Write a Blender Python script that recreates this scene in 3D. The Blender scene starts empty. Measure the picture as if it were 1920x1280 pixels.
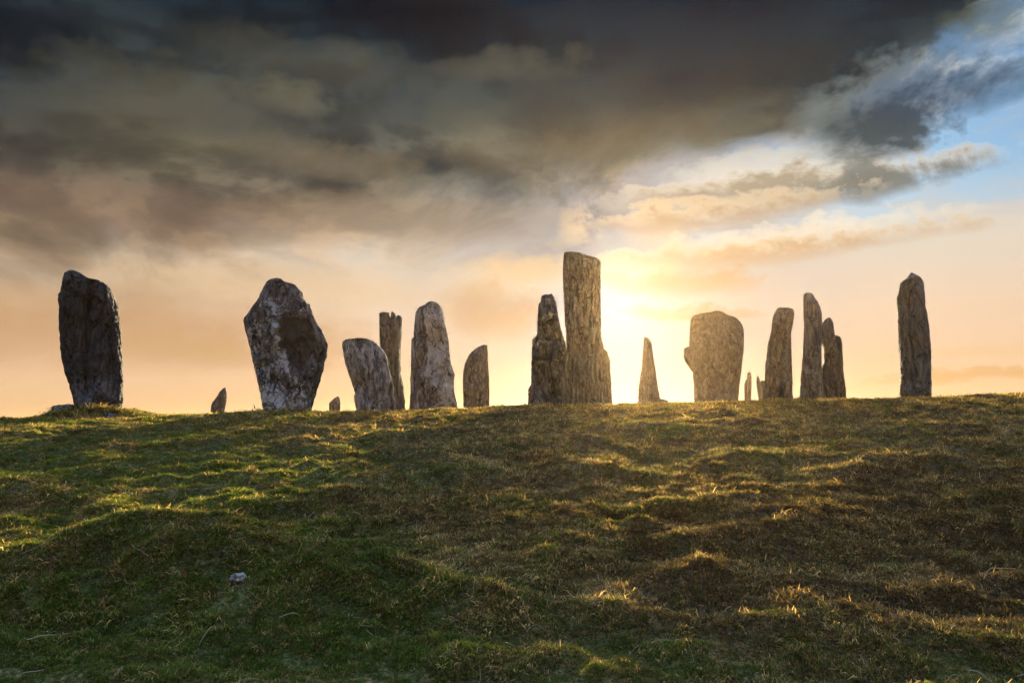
import bpy, math, random
import numpy as np
from mathutils import Vector

random.seed(7)
RNG = np.random.default_rng(7)
scene = bpy.context.scene
COL = scene.collection

# ---------------------------------------------------------------- camera
CAM_Z = 1.3
PITCH = math.atan(152.0 / 1280.0)          # a 24 mm lens tilted up the slope
cam_data = bpy.data.cameras.new('camera')
cam_data.lens = 24.0
cam_data.sensor_width = 36.0
cam_data.clip_start = 0.05
cam_data.clip_end = 20000.0
cam = bpy.data.objects.new('camera', cam_data)
COL.objects.link(cam)
cam.location = (0, 0, CAM_Z)
cam.rotation_euler = (math.pi / 2 + PITCH, 0, 0)
scene.camera = cam


def ray(px, py):
    """direction (x, y forward, z up) of a point of the 1920x1280 photograph"""
    u = (px - 960.0) / 1280.0
    v = (640.0 - py) / 1280.0
    c, s = math.cos(PITCH), math.sin(PITCH)
    return np.array([u, c - s * v, s + c * v])


def azel(px, py):
    d = ray(px, py)
    d = d / np.linalg.norm(d)
    return math.atan2(d[0], d[1]), math.asin(d[2])


# ---------------------------------------------------------------- light
SUN_PX = (1164, 566)
SUN_AZ, SUN_EL = azel(*SUN_PX)
SUN_DIR = ray(*SUN_PX)
SUN_DIR = SUN_DIR / np.linalg.norm(SUN_DIR)

sun_data = bpy.data.lights.new('sun', 'SUN')
sun_data.energy = 4.5
sun_data.angle = math.radians(5.5)
sun_data.color = (1.0, 0.78, 0.47)
sun = bpy.data.objects.new('sun', sun_data)
COL.objects.link(sun)
sun.rotation_euler = Vector(tuple(SUN_DIR)).to_track_quat('Z', 'Y').to_euler()

scene.view_settings.view_transform = 'Standard'
scene.view_settings.look = 'None'
EXPOSURE = 2.9                             # exposed for the shaded slope
scene.view_settings.exposure = EXPOSURE
scene.view_settings.gamma = 1.0
scene.view_settings.use_curve_mapping = False

scene.render.engine = 'CYCLES'
scene.cycles.use_denoising = True
scene.cycles.max_bounces = 4
scene.cycles.diffuse_bounces = 2
scene.cycles.transmission_bounces = 2
scene.cycles.volume_bounces = 0


# ---------------------------------------------------------------- node helpers
class NG:
    def __init__(self, tree):
        self.t = tree

    def new(self, kind, **kw):
        n = self.t.nodes.new(kind)
        for k, v in kw.items():
            setattr(n, k, v)
        return n

    def put(self, sock, val):
        if isinstance(val, bpy.types.NodeSocket):
            self.t.links.new(val, sock)
        elif val is not None:
            if sock.type == 'RGBA' and len(val) == 3:
                val = (*val, 1.0)
            sock.default_value = val

    def m(self, op, a, b=None, c=None, clamp=False):
        n = self.new('ShaderNodeMath', operation=op, use_clamp=clamp)
        self.put(n.inputs[0], a)
        if b is not None:
            self.put(n.inputs[1], b)
        if c is not None:
            self.put(n.inputs[2], c)
        return n.outputs[0]

    def add(self, a, b): return self.m('ADD', a, b)
    def sub(self, a, b): return self.m('SUBTRACT', a, b)
    def mul(self, a, b): return self.m('MULTIPLY', a, b)
    def div(self, a, b): return self.m('DIVIDE', a, b)

    def ss(self, x, lo, hi, tlo=0.0, thi=1.0, interp='SMOOTHSTEP'):
        n = self.new('ShaderNodeMapRange', interpolation_type=interp)
        n.clamp = True
        self.put(n.inputs['Value'], x)
        self.put(n.inputs['From Min'], lo)
        self.put(n.inputs['From Max'], hi)
        self.put(n.inputs['To Min'], tlo)
        self.put(n.inputs['To Max'], thi)
        return n.outputs['Result']

    def mix(self, f, a, b, blend='MIX'):
        n = self.new('ShaderNodeMix', data_type='RGBA', blend_type=blend)
        n.clamp_factor = True
        self.put(n.inputs['Factor'], f)
        self.put(n.inputs['A'], a)
        self.put(n.inputs['B'], b)
        return n.outputs['Result']

    def vscale(self, v, s):
        n = self.new('ShaderNodeVectorMath', operation='MULTIPLY')
        self.put(n.inputs[0], v)
        self.put(n.inputs[1], s)
        return n.outputs[0]

    def vadd(self, v, s):
        n = self.new('ShaderNodeVectorMath', operation='ADD')
        self.put(n.inputs[0], v)
        self.put(n.inputs[1], s)
        return n.outputs[0]

    def noise(self, v, scale, detail=5.0, rough=0.55, dist=0.0, out='Fac'):
        n = self.new('ShaderNodeTexNoise')
        self.put(n.inputs['Vector'], v)
        n.inputs['Scale'].default_value = scale
        n.inputs['Detail'].default_value = detail
        n.inputs['Roughness'].default_value = rough
        n.inputs['Distortion'].default_value = dist
        return n.outputs[out]

    def ramp(self, x, stops, interp='LINEAR'):
        n = self.new('ShaderNodeValToRGB')
        cr = n.color_ramp
        cr.interpolation = interp
        while len(cr.elements) < len(stops):
            cr.elements.new(0.5)
        for e, (p, c) in zip(cr.elements, stops):
            e.position = p
            e.color = (*c, 1.0) if len(c) == 3 else c
        self.put(n.inputs['Fac'], x)
        return n.outputs['Color']

    def curve(self, x, pts):
        n = self.new('ShaderNodeFloatCurve')
        cv = n.mapping.curves[0]
        n.mapping.extend = 'HORIZONTAL'
        while len(cv.points) < len(pts):
            cv.points.new(0.5, 0.5)
        for p, (a, b) in zip(cv.points, pts):
            p.location = (a, b)
            p.handle_type = 'AUTO_CLAMPED'
        n.mapping.update()
        self.put(n.inputs['Value'], x)
        return n.outputs['Value']


def srgb(r, g, b):
    def f(c):
        c /= 255.0
        return c / 12.92 if c <= 0.04045 else ((c + 0.055) / 1.055) ** 2.4
    return (f(r), f(g), f(b))


# ---------------------------------------------------------------- sky (world)
SKY_STRENGTH = 0.1
SG = 1.0 / (SKY_STRENGTH * 2.0 ** EXPOSURE)     # picture value -> value before background strength and exposure
world = bpy.data.worlds.new('World')
scene.world = world
world.use_nodes = True
wt = world.node_tree
wt.nodes.clear()
g = NG(wt)
coord = g.new('ShaderNodeTexCoord').outputs['Generated']
norm = g.new('ShaderNodeVectorMath', operation='NORMALIZE')
g.put(norm.inputs[0], coord)
D = norm.outputs[0]
sep = g.new('ShaderNodeSeparateXYZ')
g.put(sep.inputs[0], D)
X, Y, Z = sep.outputs
AZ = g.m('ARCTAN2', X, Y)
EL = g.m('ARCSINE', Z)
dot = g.new('ShaderNodeVectorMath', operation='DOT_PRODUCT')
g.put(dot.inputs[0], D)
dot.inputs[1].default_value = tuple(SUN_DIR)
TH = g.m('ARCCOSINE', g.m('MINIMUM', dot.outputs['Value'], 0.99999))      # angle from the sun

# clear air
sky_tex = g.new('ShaderNodeTexSky', sky_type='NISHITA')
sky_tex.sun_disc = False
sky_tex.sun_elevation = SUN_EL
sky_tex.sun_rotation = SUN_AZ
sky_tex.air_density = 1.3
sky_tex.dust_density = 0.6
sky_tex.ozone_density = 2.5
clear = g.vscale(sky_tex.outputs[0], (0.145, 0.183, 0.22))

# noises on the direction, drawn out level with the horizon
Dn = g.vscale(D, (1.0, 1.0, 1.7))
w1 = g.noise(g.vadd(Dn, (3.1, 1.7, 0.4)), 2.6, 1, 0.5, 0.0, 'Color')
w1c = g.vscale(g.vadd(w1, (-0.5, -0.5, -0.5)), (0.45, 0.45, 0.45))
Dw = g.vadd(Dn, w1c)
nBig = g.noise(g.vadd(Dw, (0.3, 0.9, 0.2)), 3.4, 3, 0.5)
nMid = g.noise(g.vadd(Dw, (7.3, 2.9, 1.2)), 8.0, 4, 0.55)
nPuff = g.noise(g.vadd(g.vscale(Dw, (1, 1, 0.8)), (2.3, 0.9, 8.2)), 17.0, 6, 0.62)
nFine = g.noise(g.vadd(Dn, (1.3, 5.9, 4.2)), 45.0, 2, 0.6)
nStreak = g.noise(g.vadd(g.vscale(D, (1.0, 1.0, 7.0)), w1c), 6.0, 4, 0.55)
nb = g.sub(nBig, 0.5)
nm = g.sub(nMid, 0.5)
npf = g.sub(nPuff, 0.5)
nf = g.sub(nFine, 0.5)
ns = g.sub(nStreak, 0.5)
AZw = g.add(AZ, g.add(g.mul(nm, 0.10), g.add(g.mul(npf, 0.07), g.mul(nf, 0.02))))
ELw = g.add(EL, g.add(g.mul(nb, 0.06), g.add(g.mul(npf, 0.035), g.mul(nf, 0.014))))


def el_of(py, px=700):
    return azel(px, py)[1]


def K(c, s=1.0):       # a colour as seen in the sky -> its value before the background strength
    return tuple(x * s * SG for x in c)


# the deck of cloud: in view, its underside grows lighter and warmer towards the horizon
EMAX = 1.6
eln = g.div(g.m('MAXIMUM', g.add(EL, g.add(g.mul(nb, 0.10), g.add(g.mul(nm, 0.07), g.mul(npf, 0.03)))), 0.0), EMAX)


def stop(py, rgb):
    return (el_of(py) / EMAX, srgb(*rgb))


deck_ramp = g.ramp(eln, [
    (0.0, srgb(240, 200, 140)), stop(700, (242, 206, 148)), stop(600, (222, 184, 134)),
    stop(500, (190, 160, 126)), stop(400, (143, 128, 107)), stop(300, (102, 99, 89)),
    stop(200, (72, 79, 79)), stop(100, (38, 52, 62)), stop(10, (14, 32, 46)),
    (0.42, srgb(104, 110, 118)), (0.55, (1.42, 1.48, 1.54)), (1.0, (2.3, 2.4, 2.5))])  # overhead stops raised, out of view, to light the slope and stones
side = g.ss(TH, 0.10, 0.80, 1.10, 0.55)  # dimmed away from the sun, mostly lens vignette put into the sky colour
side = g.mul(side, g.add(1.0, g.mul(g.mul(g.ss(X, -1.0, 1.0, -0.45, 0.45, 'LINEAR'), g.ss(TH, 0.9, 1.6)), 1.0)))  # unseen sky made brighter on the right to model the stone faces
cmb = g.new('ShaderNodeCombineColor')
g.put(cmb.inputs[0], g.mul(side, g.ss(TH, 1.1, 2.1, 1.0, 1.6)))  # unseen sky behind brightened and cooled to light the stone fronts
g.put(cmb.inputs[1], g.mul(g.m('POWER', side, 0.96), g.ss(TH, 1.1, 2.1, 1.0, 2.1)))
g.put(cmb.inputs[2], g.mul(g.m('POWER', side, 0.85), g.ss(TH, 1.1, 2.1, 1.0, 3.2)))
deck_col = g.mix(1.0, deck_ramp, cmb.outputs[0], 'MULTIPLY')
# cold slate where the deck is thick and away to the right
slate = g.mix(1.0, deck_col, (0.46, 0.62, 0.84), 'MULTIPLY')
patch = g.m('MAXIMUM', g.ss(g.add(nBig, g.mul(npf, 0.25)), 0.50, 0.70), g.ss(AZ, azel(900, 200)[0], azel(1500, 200)[0], 0.0, 0.75))
patch = g.mul(patch, g.ss(EL, el_of(430), el_of(270)))
deck_col = g.mix(g.mul(patch, 0.85), deck_col, slate)
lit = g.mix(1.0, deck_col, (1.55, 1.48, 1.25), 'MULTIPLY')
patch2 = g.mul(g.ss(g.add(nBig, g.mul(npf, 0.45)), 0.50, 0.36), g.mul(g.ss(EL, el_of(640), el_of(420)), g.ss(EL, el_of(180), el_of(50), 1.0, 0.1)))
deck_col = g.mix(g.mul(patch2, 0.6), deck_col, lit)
# billows and rags of the underside
nBil = g.noise(g.vadd(g.vadd(g.vscale(D, (1.0, 1.0, 2.1)), g.vscale(w1c, (0.35, 0.35, 0.35))), (4.4, 1.1, 6.3)), 6.4, 7, 0.57)
bil = g.add(g.mul(nBil, 0.75), g.mul(nPuff, 0.25))
lining = g.mul(g.ss(bil, 0.49, 0.545), g.ss(bil, 0.545, 0.62, 1.0, 0.0))
mott = g.add(g.ss(bil, 0.37, 0.63, 0.40, 1.40), g.mul(lining, 0.30))
mc = g.new('ShaderNodeCombineColor')
g.put(mc.inputs[0], mott)
g.put(mc.inputs[1], g.m('POWER', mott, 0.93))
g.put(mc.inputs[2], g.m('POWER', mott, 0.78))
mamt = g.ss(EL, el_of(640), el_of(330), 0.25, 1.0)
deck_col = g.mix(mamt, deck_col, g.mix(1.0, deck_col, mc.outputs[0], 'MULTIPLY'))
deck_col = g.vscale(deck_col, (SG,) * 3)

# clear side: haze near the horizon, thin veils, blue above
haze_ramp = g.ramp(g.div(g.m('MAXIMUM', g.add(EL, g.mul(ns, 0.04)), 0.0), EMAX), [
    (0.0, srgb(238, 194, 140)), (el_of(700) / EMAX, srgb(240, 200, 160)), (el_of(600) / EMAX, srgb(238, 208, 178)),
    (el_of(500) / EMAX, srgb(226, 212, 194)), (el_of(410) / EMAX, srgb(196, 200, 202)), (0.4, srgb(170, 190, 210))])
haze_ramp = g.vscale(haze_ramp, (SG,) * 3)
veil = g.ss(g.add(EL, g.mul(ns, 0.12)), el_of(470), el_of(375), 1.0, 0.0)
veil2 = g.mul(g.ss(g.add(nStreak, g.mul(npf, 0.2)), 0.46, 0.74), 0.75)
veil = g.m('MAXIMUM', g.m('MAXIMUM', veil, veil2), g.ss(AZ, azel(1250, 400)[0], azel(1480, 400)[0], 1.0, 0.0))
clear = g.mix(veil, clear, haze_ramp)

# lower edge of the deck by azimuth
edge_px = [(-500, 640), (0, 620), (250, 600), (480, 560), (760, 500), (1000, 440), (1150, 400), (1300, 330), (1480, 305),
           (1570, 290), (1650, 250), (1730, 180), (1800, 110), (1880, 40)]
A0, A1 = -math.pi, math.pi
pts = [(0.0, 0.14)]
for (px, py) in edge_px:
    a, e = azel(px, py)
    pts.append(((a - A0) / (A1 - A0), e / 0.8))
pts += [(0.66, 0.88), (0.74, 0.75), (0.84, 0.40), (1.0, 0.14)]
edge = g.mul(g.curve(g.div(g.sub(AZ, A0), A1 - A0), pts), 0.8)
soft = g.ss(AZ, azel(900, 400)[0], azel(1450, 400)[0], 0.15, 0.05)
dd = g.div(g.add(g.sub(ELw, edge), g.add(g.mul(npf, 0.10), g.mul(nm, 0.20))), soft)
deck = g.ss(dd, -0.6, 1.0)
rim = g.mul(g.ss(dd, -1.0, 0.0), g.ss(dd, 0.0, 1.2, 1.0, 0.0))
rim = g.mul(rim, g.ss(AZ, azel(1200, 400)[0], azel(1560, 400)[0]))
rim = g.mul(rim, g.ss(nPuff, 0.42, 0.62))

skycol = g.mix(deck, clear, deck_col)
near_sun = g.ss(TH, 0.04, 0.40, 0.58, 1.0)
nsc = g.new('ShaderNodeCombineColor')
g.put(nsc.inputs[0], near_sun)
g.put(nsc.inputs[1], g.m('POWER', near_sun, 0.8))
g.put(nsc.inputs[2], g.m('POWER', near_sun, 0.45))
skycol = g.mix(1.0, skycol, nsc.outputs[0], 'MULTIPLY')
skycol = g.mix(g.mul(rim, 0.6), skycol, K(srgb(214, 218, 212)))


def cloud(px, py, wx, wy, col, amount, hard=0.35, rimcol=None, ragged=1.0):
    """one drifting bank of cloud at its own bearing and height"""
    global skycol
    a, e = azel(px, py)
    ku, kv = 1280.0 / wx, 1280.0 / wy
    u = g.m('MULTIPLY_ADD', AZw, ku, -a * ku)
    v = g.m('MULTIPLY_ADD', ELw, kv, -e * kv)
    rg = RAG if ragged == 1.0 else g.mul(RAG, ragged)
    q = g.m('MULTIPLY_ADD', u, u, g.m('MULTIPLY_ADD', v, v, rg))
    al = g.m('MULTIPLY_ADD', q, -0.5 / hard, (1 + hard) * 0.5 / hard, True)
    if rimcol is not None:
        r = g.mul(g.m('MULTIPLY_ADD', q, -0.58, 1.33, True), g.m('MULTIPLY_ADD', v, 0.83, 0.33, True))
        skycol = g.mix(r, skycol, K(srgb(*rimcol)))
    skycol = g.mix(g.mul(al, amount), skycol, K(srgb(*col)))


RAG = g.mul(g.add(nm, g.add(g.mul(npf, 1.5), g.mul(nf, 0.9))), 1.5)

# glow about the veiled sun, behind the banks
g1 = g.m('EXPONENT', g.mul(g.m('POWER', g.div(TH, 0.070), 1.5), -1.0))
g2 = g.m('EXPONENT', g.mul(g.m('POWER', g.div(TH, 0.155), 1.7), -1.0))
g3 = g.m('EXPONENT', g.mul(g.div(TH, 0.28), -1.0))
thin = g.sub(1.0, g.mul(g.ss(ELw, el_of(600), el_of(430)), 0.93))
thin2 = g.sub(1.0, g.mul(g.ss(ELw, el_of(520), el_of(360)), 0.93))


def glow(fac, col):
    global skycol
    n = g.new('ShaderNodeCombineColor')
    for i in range(3):
        g.put(n.inputs[i], g.mul(fac, col[i] * SG))
    skycol = g.mix(1.0, skycol, n.outputs[0], 'ADD')


cloud(300, 400, 330, 40, (140, 112, 92), 0.5, 1.1)
cloud(760, 405, 240, 36, (160, 134, 104), 0.5, 1.1)
cloud(520, 545, 260, 30, (232, 194, 146), 0.45, 1.1)
cloud(960, 520, 120, 30, (250, 220, 170), 0.5, 1.1)
glow(g.mul(g2, thin), (0.04, 0.08, 0.13))
ga_ = g.div(g.sub(AZ, SUN_AZ), 0.20)
gl_ = g.m('EXPONENT', g.mul(g.add(g.mul(ga_, ga_), g.m('POWER', g.div(g.m('MAXIMUM', EL, 0.0), 0.13), 2.0)), -1.0))
glow(gl_, (0.05, 0.12, 0.18))
glow(g.mul(g3, thin2), (0.0, 0.02, 0.03))

# pale breaks and darker banks, as they drift between the deck and the horizon
cloud(1075, 425, 34, 30, (240, 208, 160), 0.5, 1.1)
cloud(1240, 425, 60, 40, (238, 212, 174), 0.45, 1.1)
cloud(1190, 500, 90, 26, (253, 232, 190), 0.7, 0.9)
cloud(1450, 318, 170, 26, (222, 220, 210), 0.9, 0.7)
cloud(1600, 300, 90, 26, (206, 212, 214), 0.7, 0.9)
cloud(1460, 362, 235, 26, (158, 148, 126), 0.9, 0.95, (244, 234, 214), 1.35)
cloud(1640, 350, 95, 22, (118, 122, 118), 0.85, 0.95, None, 1.3)
cloud(1330, 405, 170, 20, (186, 160, 124), 0.8, 0.95, (244, 226, 196), 1.2)
cloud(1500, 432, 200, 16, (250, 234, 206), 0.7, 0.9)
cloud(1430, 468, 250, 18, (206, 170, 126), 0.8, 0.95, (244, 228, 200), 1.2)
cloud(1270, 522, 140, 20, (206, 162, 106), 0.8, 1.0)
cloud(1290, 578, 105, 13, (200, 156, 104), 0.8, 1.0)
cloud(915, 578, 80, 44, (200, 160, 112), 0.75, 1.2, None, 0.8)
cloud(1000, 495, 110, 24, (226, 192, 140), 0.6, 0.9)
cloud(150, 612, 380, 52, (200, 154, 108), 0.75, 1.2, None, 0.7)
cloud(400, 655, 160, 20, (212, 168, 116), 0.6, 1.2, None, 0.7)
cloud(1870, 705, 170, 11, (222, 172, 112), 0.7, 0.9)
cloud(1840, 655, 130, 9, (236, 198, 150), 0.6, 0.9)
cloud(1600, 225, 90, 66, (138, 154, 156), 0.8, 0.8, None, 1.6)
cloud(1655, 240, 85, 50, (50, 68, 78), 0.9, 0.8, None, 1.5)
cloud(1790, 172, 125, 30, (52, 78, 104), 0.8, 1.1, (150, 174, 196), 1.3)
cloud(1840, 40, 50, 22, (120, 128, 110), 0.5, 0.9)
cloud(1380, 130, 400, 120, (28, 44, 56), 0.45, 1.3)
cloud(1080, 190, 190, 50, (70, 76, 76), 0.5, 0.9)
cloud(270, 215, 170, 80, (104, 98, 76), 0.45, 0.9)
cloud(260, 258, 60, 34, (70, 68, 62), 0.5, 1.2)
cloud(90, 250, 110, 36, (52, 52, 50), 0.4, 1.3, None, 0.7)
cloud(600, 120, 190, 34, (92, 90, 76), 0.5, 1.2)
cloud(960, 130, 130, 22, (104, 100, 84), 0.5, 1.0)
cloud(1240, 250, 210, 40, (98, 94, 76), 0.6, 1.1)
cloud(1010, 285, 160, 26, (112, 106, 88), 0.5, 1.1)
cloud(640, 300, 150, 26, (134, 120, 96), 0.5, 1.1)
cloud(1330, 130, 170, 50, (44, 52, 58), 0.6, 1.1)
cloud(540, 180, 80, 26, (120, 114, 90), 0.5, 0.9)
cloud(440, 225, 130, 34, (84, 84, 76), 0.5, 0.9)
cloud(800, 220, 160, 34, (80, 82, 76), 0.55, 0.9)

glow(g1, (0.15, 0.24, 0.30))

# below the horizon
skycol = g.mix(g.ss(EL, -0.004, -0.05), skycol, K((0.05, 0.045, 0.03)))
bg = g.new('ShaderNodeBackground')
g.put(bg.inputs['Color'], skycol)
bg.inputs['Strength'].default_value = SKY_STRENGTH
outw = g.new('ShaderNodeOutputWorld')
wt.links.new(bg.outputs[0], outw.inputs['Surface'])
world.cycles.sampling_method = 'MANUAL'
world.cycles.sample_map_resolution = 1024


# ---------------------------------------------------------------- numpy noise
_perm = np.random.default_rng(3).permutation(4096)
_grad = np.random.default_rng(4).normal(size=(4096, 3))
_grad /= np.linalg.norm(_grad, axis=1)[:, None]


def perlin(p, seed=0):
    p = np.asarray(p, float)
    i = np.floor(p).astype(np.int64)
    f = p - i
    w = f * f * f * (f * (f * 6 - 15) + 10)
    out = np.zeros(len(p))
    for dx in (0, 1):
        for dy in (0, 1):
            for dz in (0, 1):
                h = _perm[(i[:, 0] + dx + seed * 17) & 4095]
                h = _perm[(h + i[:, 1] + dy) & 4095]
                h = _perm[(h + i[:, 2] + dz) & 4095]
                gr = _grad[h]
                d = gr[:, 0] * (f[:, 0] - dx) + gr[:, 1] * (f[:, 1] - dy) + gr[:, 2] * (f[:, 2] - dz)
                k = (w[:, 0] if dx else 1 - w[:, 0]) * (w[:, 1] if dy else 1 - w[:, 1]) * (w[:, 2] if dz else 1 - w[:, 2])
                out += k * d
    return out * 1.5


def fbm(p, seed=0, octv=4, gain=0.5):
    s, a, r = 0.0, 1.0, 0.0
    p = np.asarray(p, float)
    for o in range(octv):
        s = s + a * perlin(p * (2.03 ** o), seed + o * 5)
        a *= gain
    return s


def sstep(a, b, x):
    t = np.clip((x - a) / (b - a), 0, 1)
    return t * t * (3 - 2 * t)


# ---------------------------------------------------------------- terrain height
RIDGE = [(-700, 792), (-300, 790), (0, 788), (85, 787), (230, 785), (330, 783), (400, 781), (480, 779), (600, 775), (760, 773), (860, 771),
         (940, 767), (1000, 763), (1150, 762), (1300, 758), (1400, 756), (1500, 753), (1600, 752), (1690, 751), (1760, 748),
         (1850, 743), (1920, 741), (2300, 735), (2700, 735)]
_rt = np.array([ray(a, b)[0] / ray(a, b)[1] for a, b in RIDGE])
_rs = np.array([ray(a, b)[2] / ray(a, b)[1] for a, b in RIDGE])
YC = 14.0


def crest(t):
    return np.interp(t, _rt, _rs)


def smooth_ground(x, y):
    x = np.asarray(x, float)
    y = np.asarray(y, float)
    hc = CAM_Z + crest(x / YC) * YC
    s = y / YC
    f = np.where(s > 0, 1.08 * s - 0.08 * s * s, 1.08 * s)
    near = hc * f
    near = np.where(y < 0, -6 * (1 - np.exp(np.minimum(near, 0) / 6.0)), near)
    yy = np.maximum(y, YC)
    e = yy - YC
    drop = 0.002 * e + 0.0011 * e * e
    drop = np.where(e > 60, 0.002 * 60 + 0.0011 * 3600 + 0.03 * (e - 60), drop)
    far = CAM_Z + crest(np.clip(x / yy, -1.2, 1.2)) * np.minimum(yy, 90) - drop
    far = np.maximum(far, -14.0 + 0.0 * far)
    return np.where(y < YC, near, far)


def px_on_ground(px, py):
    """where the ray of a point of the photo meets the smooth slope"""
    d = ray(px, py)
    lo, hi = 0.5, 40.0
    ys = np.linspace(1.0, 16.0, 3001)
    xs = d[0] / d[1] * ys
    zs = CAM_Z + d[2] / d[1] * ys
    under = zs < smooth_ground(xs, ys)
    k = np.argmax(under) if under.any() else len(ys) - 1
    return xs[k], ys[k]


# named swells of the turf: (photo point, width, length along view, height)
SWELLS = []
for (px, py, wx, wy, h) in [
        (300, 1068, 0.60, 0.36, 0.22), (410, 1090, 0.35, 0.28, 0.09), (520, 1120, 0.6, 0.35, 0.06), (650, 1085, 0.7, 0.3, 0.06),
        (180, 1000, 0.9, 0.5, -0.05), (620, 975, 0.35, 0.25, -0.06), (680, 925, 0.55, 0.32, 0.05), (880, 905, 0.7, 0.3, 0.05),
        (1100, 895, 0.55, 0.35, 0.10), (960, 985, 0.6, 0.4, 0.04), (1400, 870, 0.8, 0.35, 0.07), (1700, 900, 0.8, 0.4, 0.07),
        (1750, 1020, 0.7, 0.5, -0.10), (1550, 980, 0.6, 0.3, 0.05), (1500, 1010, 0.5, 0.2, 0.05), (1850, 1100, 0.5, 0.3, -0.06),
        (410, 842, 0.36, 0.30, 0.09), (180, 828, 0.36, 0.30, 0.09), (240, 870, 0.9, 0.5, 0.05), (60, 920, 0.7, 0.5, 0.05),
        (820, 825, 1.0, 0.4, 0.06), (1240, 810, 1.1, 0.5, 0.06), (1760, 812, 0.8, 0.5, 0.07), (1040, 840, 0.8, 0.4, 0.06),
        (560, 810, 0.9, 0.5, 0.05), (1460, 800, 0.9, 0.5, 0.05), (1880, 860, 0.6, 0.4, -0.06), (880, 1160, 0.4, 0.25, -0.04),
        (1050, 1195, 0.35, 0.2, -0.04), (1600, 1150, 0.5, 0.3, 0.05), (140, 1180, 0.5, 0.3, -0.04)]:
    gx, gy = px_on_ground(px, py)
    SWELLS.append((gx, gy, wx, wy, h))


def ground_z(x, y):
    x = np.asarray(x, float)
    y = np.asarray(y, float)
    z = smooth_ground(x, y)
    o = np.zeros_like(x)
    p = np.stack([x, y, o], -1)
    near = sstep(60, 25, y) * sstep(60, 30, np.abs(x))
    mid = sstep(11.0, 16.0, y)
    # long low swells and worn terraces across the slope
    a1 = perlin(p * (0.38, 0.62, 1) + (3, 9, 0.5), 1) * 0.05
    warp = perlin(p * (0.7, 0.7, 1) + (1, 4, 0.5), 9) * 0.5
    p2 = p * (0.85, 1.7, 1.0) + np.stack([warp, warp, o], -1)
    a2 = (0.5 - np.abs(perlin(p2, 2))) * 0.17 - 0.05
    a3 = fbm(p * (2.4, 3.3, 1) + (0, 0, 0.3), 3, 3) * 0.052
    a4 = np.maximum(perlin(p * 6.5 + (0, 0, 0.7), 4), -0.2) * 0.042
    # sheep-worn terraces: sharp little crests lying across the slope
    wr = np.stack([0.5 * warp, 0.9 * warp, o], -1)
    t1 = np.clip(1 - 3.2 * np.abs(perlin(p * (0.55, 1.9, 1) + wr + (4, 7, 0.2), 12)), 0, 1) ** 1.6 * 0.062
    t2 = np.clip(1 - 3.0 * np.abs(perlin(p * (1.5, 4.2, 1) + wr * 1.6 + (8, 1, 0.6), 13)), 0, 1) ** 1.5 * 0.038
    a3 = a3 + (t1 + t2) * (0.35 + 0.65 * sstep(-0.3, 0.4, perlin(p * 0.45 + (6, 6, 0.1), 14)))
    damp = 1 - 0.72 * mid
    z = z + near * (a1 * (1 - 0.85 * mid) + a2 * damp + a3 * damp + a4 * (1 - 0.5 * mid))
    for (gx, gy, wx, wy, h) in SWELLS:
        k = np.exp(-(((x - gx) / wx) ** 2 + ((y - gy) / wy) ** 2) ** 1.3)
        z = z + k * h * 1.25
    # turf mound under the broad stone at the left end
    mx, my = -9.15, 15.0
    q = ((x - mx) / 0.98) ** 2 + ((y - my) / 0.8) ** 2
    z = z + 0.19 * np.exp(-q ** 2.2) + 0.06 * np.exp(-(((x + 8.3) / 0.9) ** 2 + ((y - my) / 0.9) ** 2))
    # bank at the foot of the lichen-covered stone
    z = z + 0.05 * np.exp(-(((x + 5.15) / 0.6) ** 2 + ((y - 14.9) / 0.45) ** 2))
    return z


def hit_ground(px, py):
    """where the ray of a point of the photo meets the turf"""
    d = ray(px, py)
    ys = np.linspace(1.0, 16.0, 6001)
    xs_ = d[0] / d[1] * ys
    under = CAM_Z + d[2] / d[1] * ys < ground_z(xs_, ys)
    k = np.argmax(under) if under.any() else len(ys) - 1
    return xs_[k], ys[k]


def gz(x, y):
    return float(ground_z(np.array([x]), np.array([y]))[0])


# share of green turf, rust-brown heather and pale dead grass at a place
_wet = [px_on_ground(a, b) + (c, d) for a, b, c, d in [
    (250, 1050, 2.0, 1.2), (560, 1150, 1.1, 0.7), (300, 900, 2.6, 1.5), (100, 1230, 1.6, 0.7), (80, 860, 3, 2.0), (700, 1230, 1.3, 0.5),
    (1750, 1220, 1.2, 0.5)]]
_dark = [px_on_ground(a, b) + (c, d) for a, b, c, d in [
    (1720, 1010, 1.5, 0.55), (1300, 1090, 1.0, 0.5), (1850, 1120, 0.8, 0.6), (1400, 1000, 0.9, 0.4), (180, 828, 0.4, 0.35), (410, 842, 0.4, 0.35),
    (1620, 1080, 0.9, 0.5), (1030, 1240, 0.5, 0.2), (620, 960, 0.6, 0.3), (900, 900, 0.7, 0.3), (250, 1090, 0.6, 0.2), (1800, 900, 1.0, 0.7)]]


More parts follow.
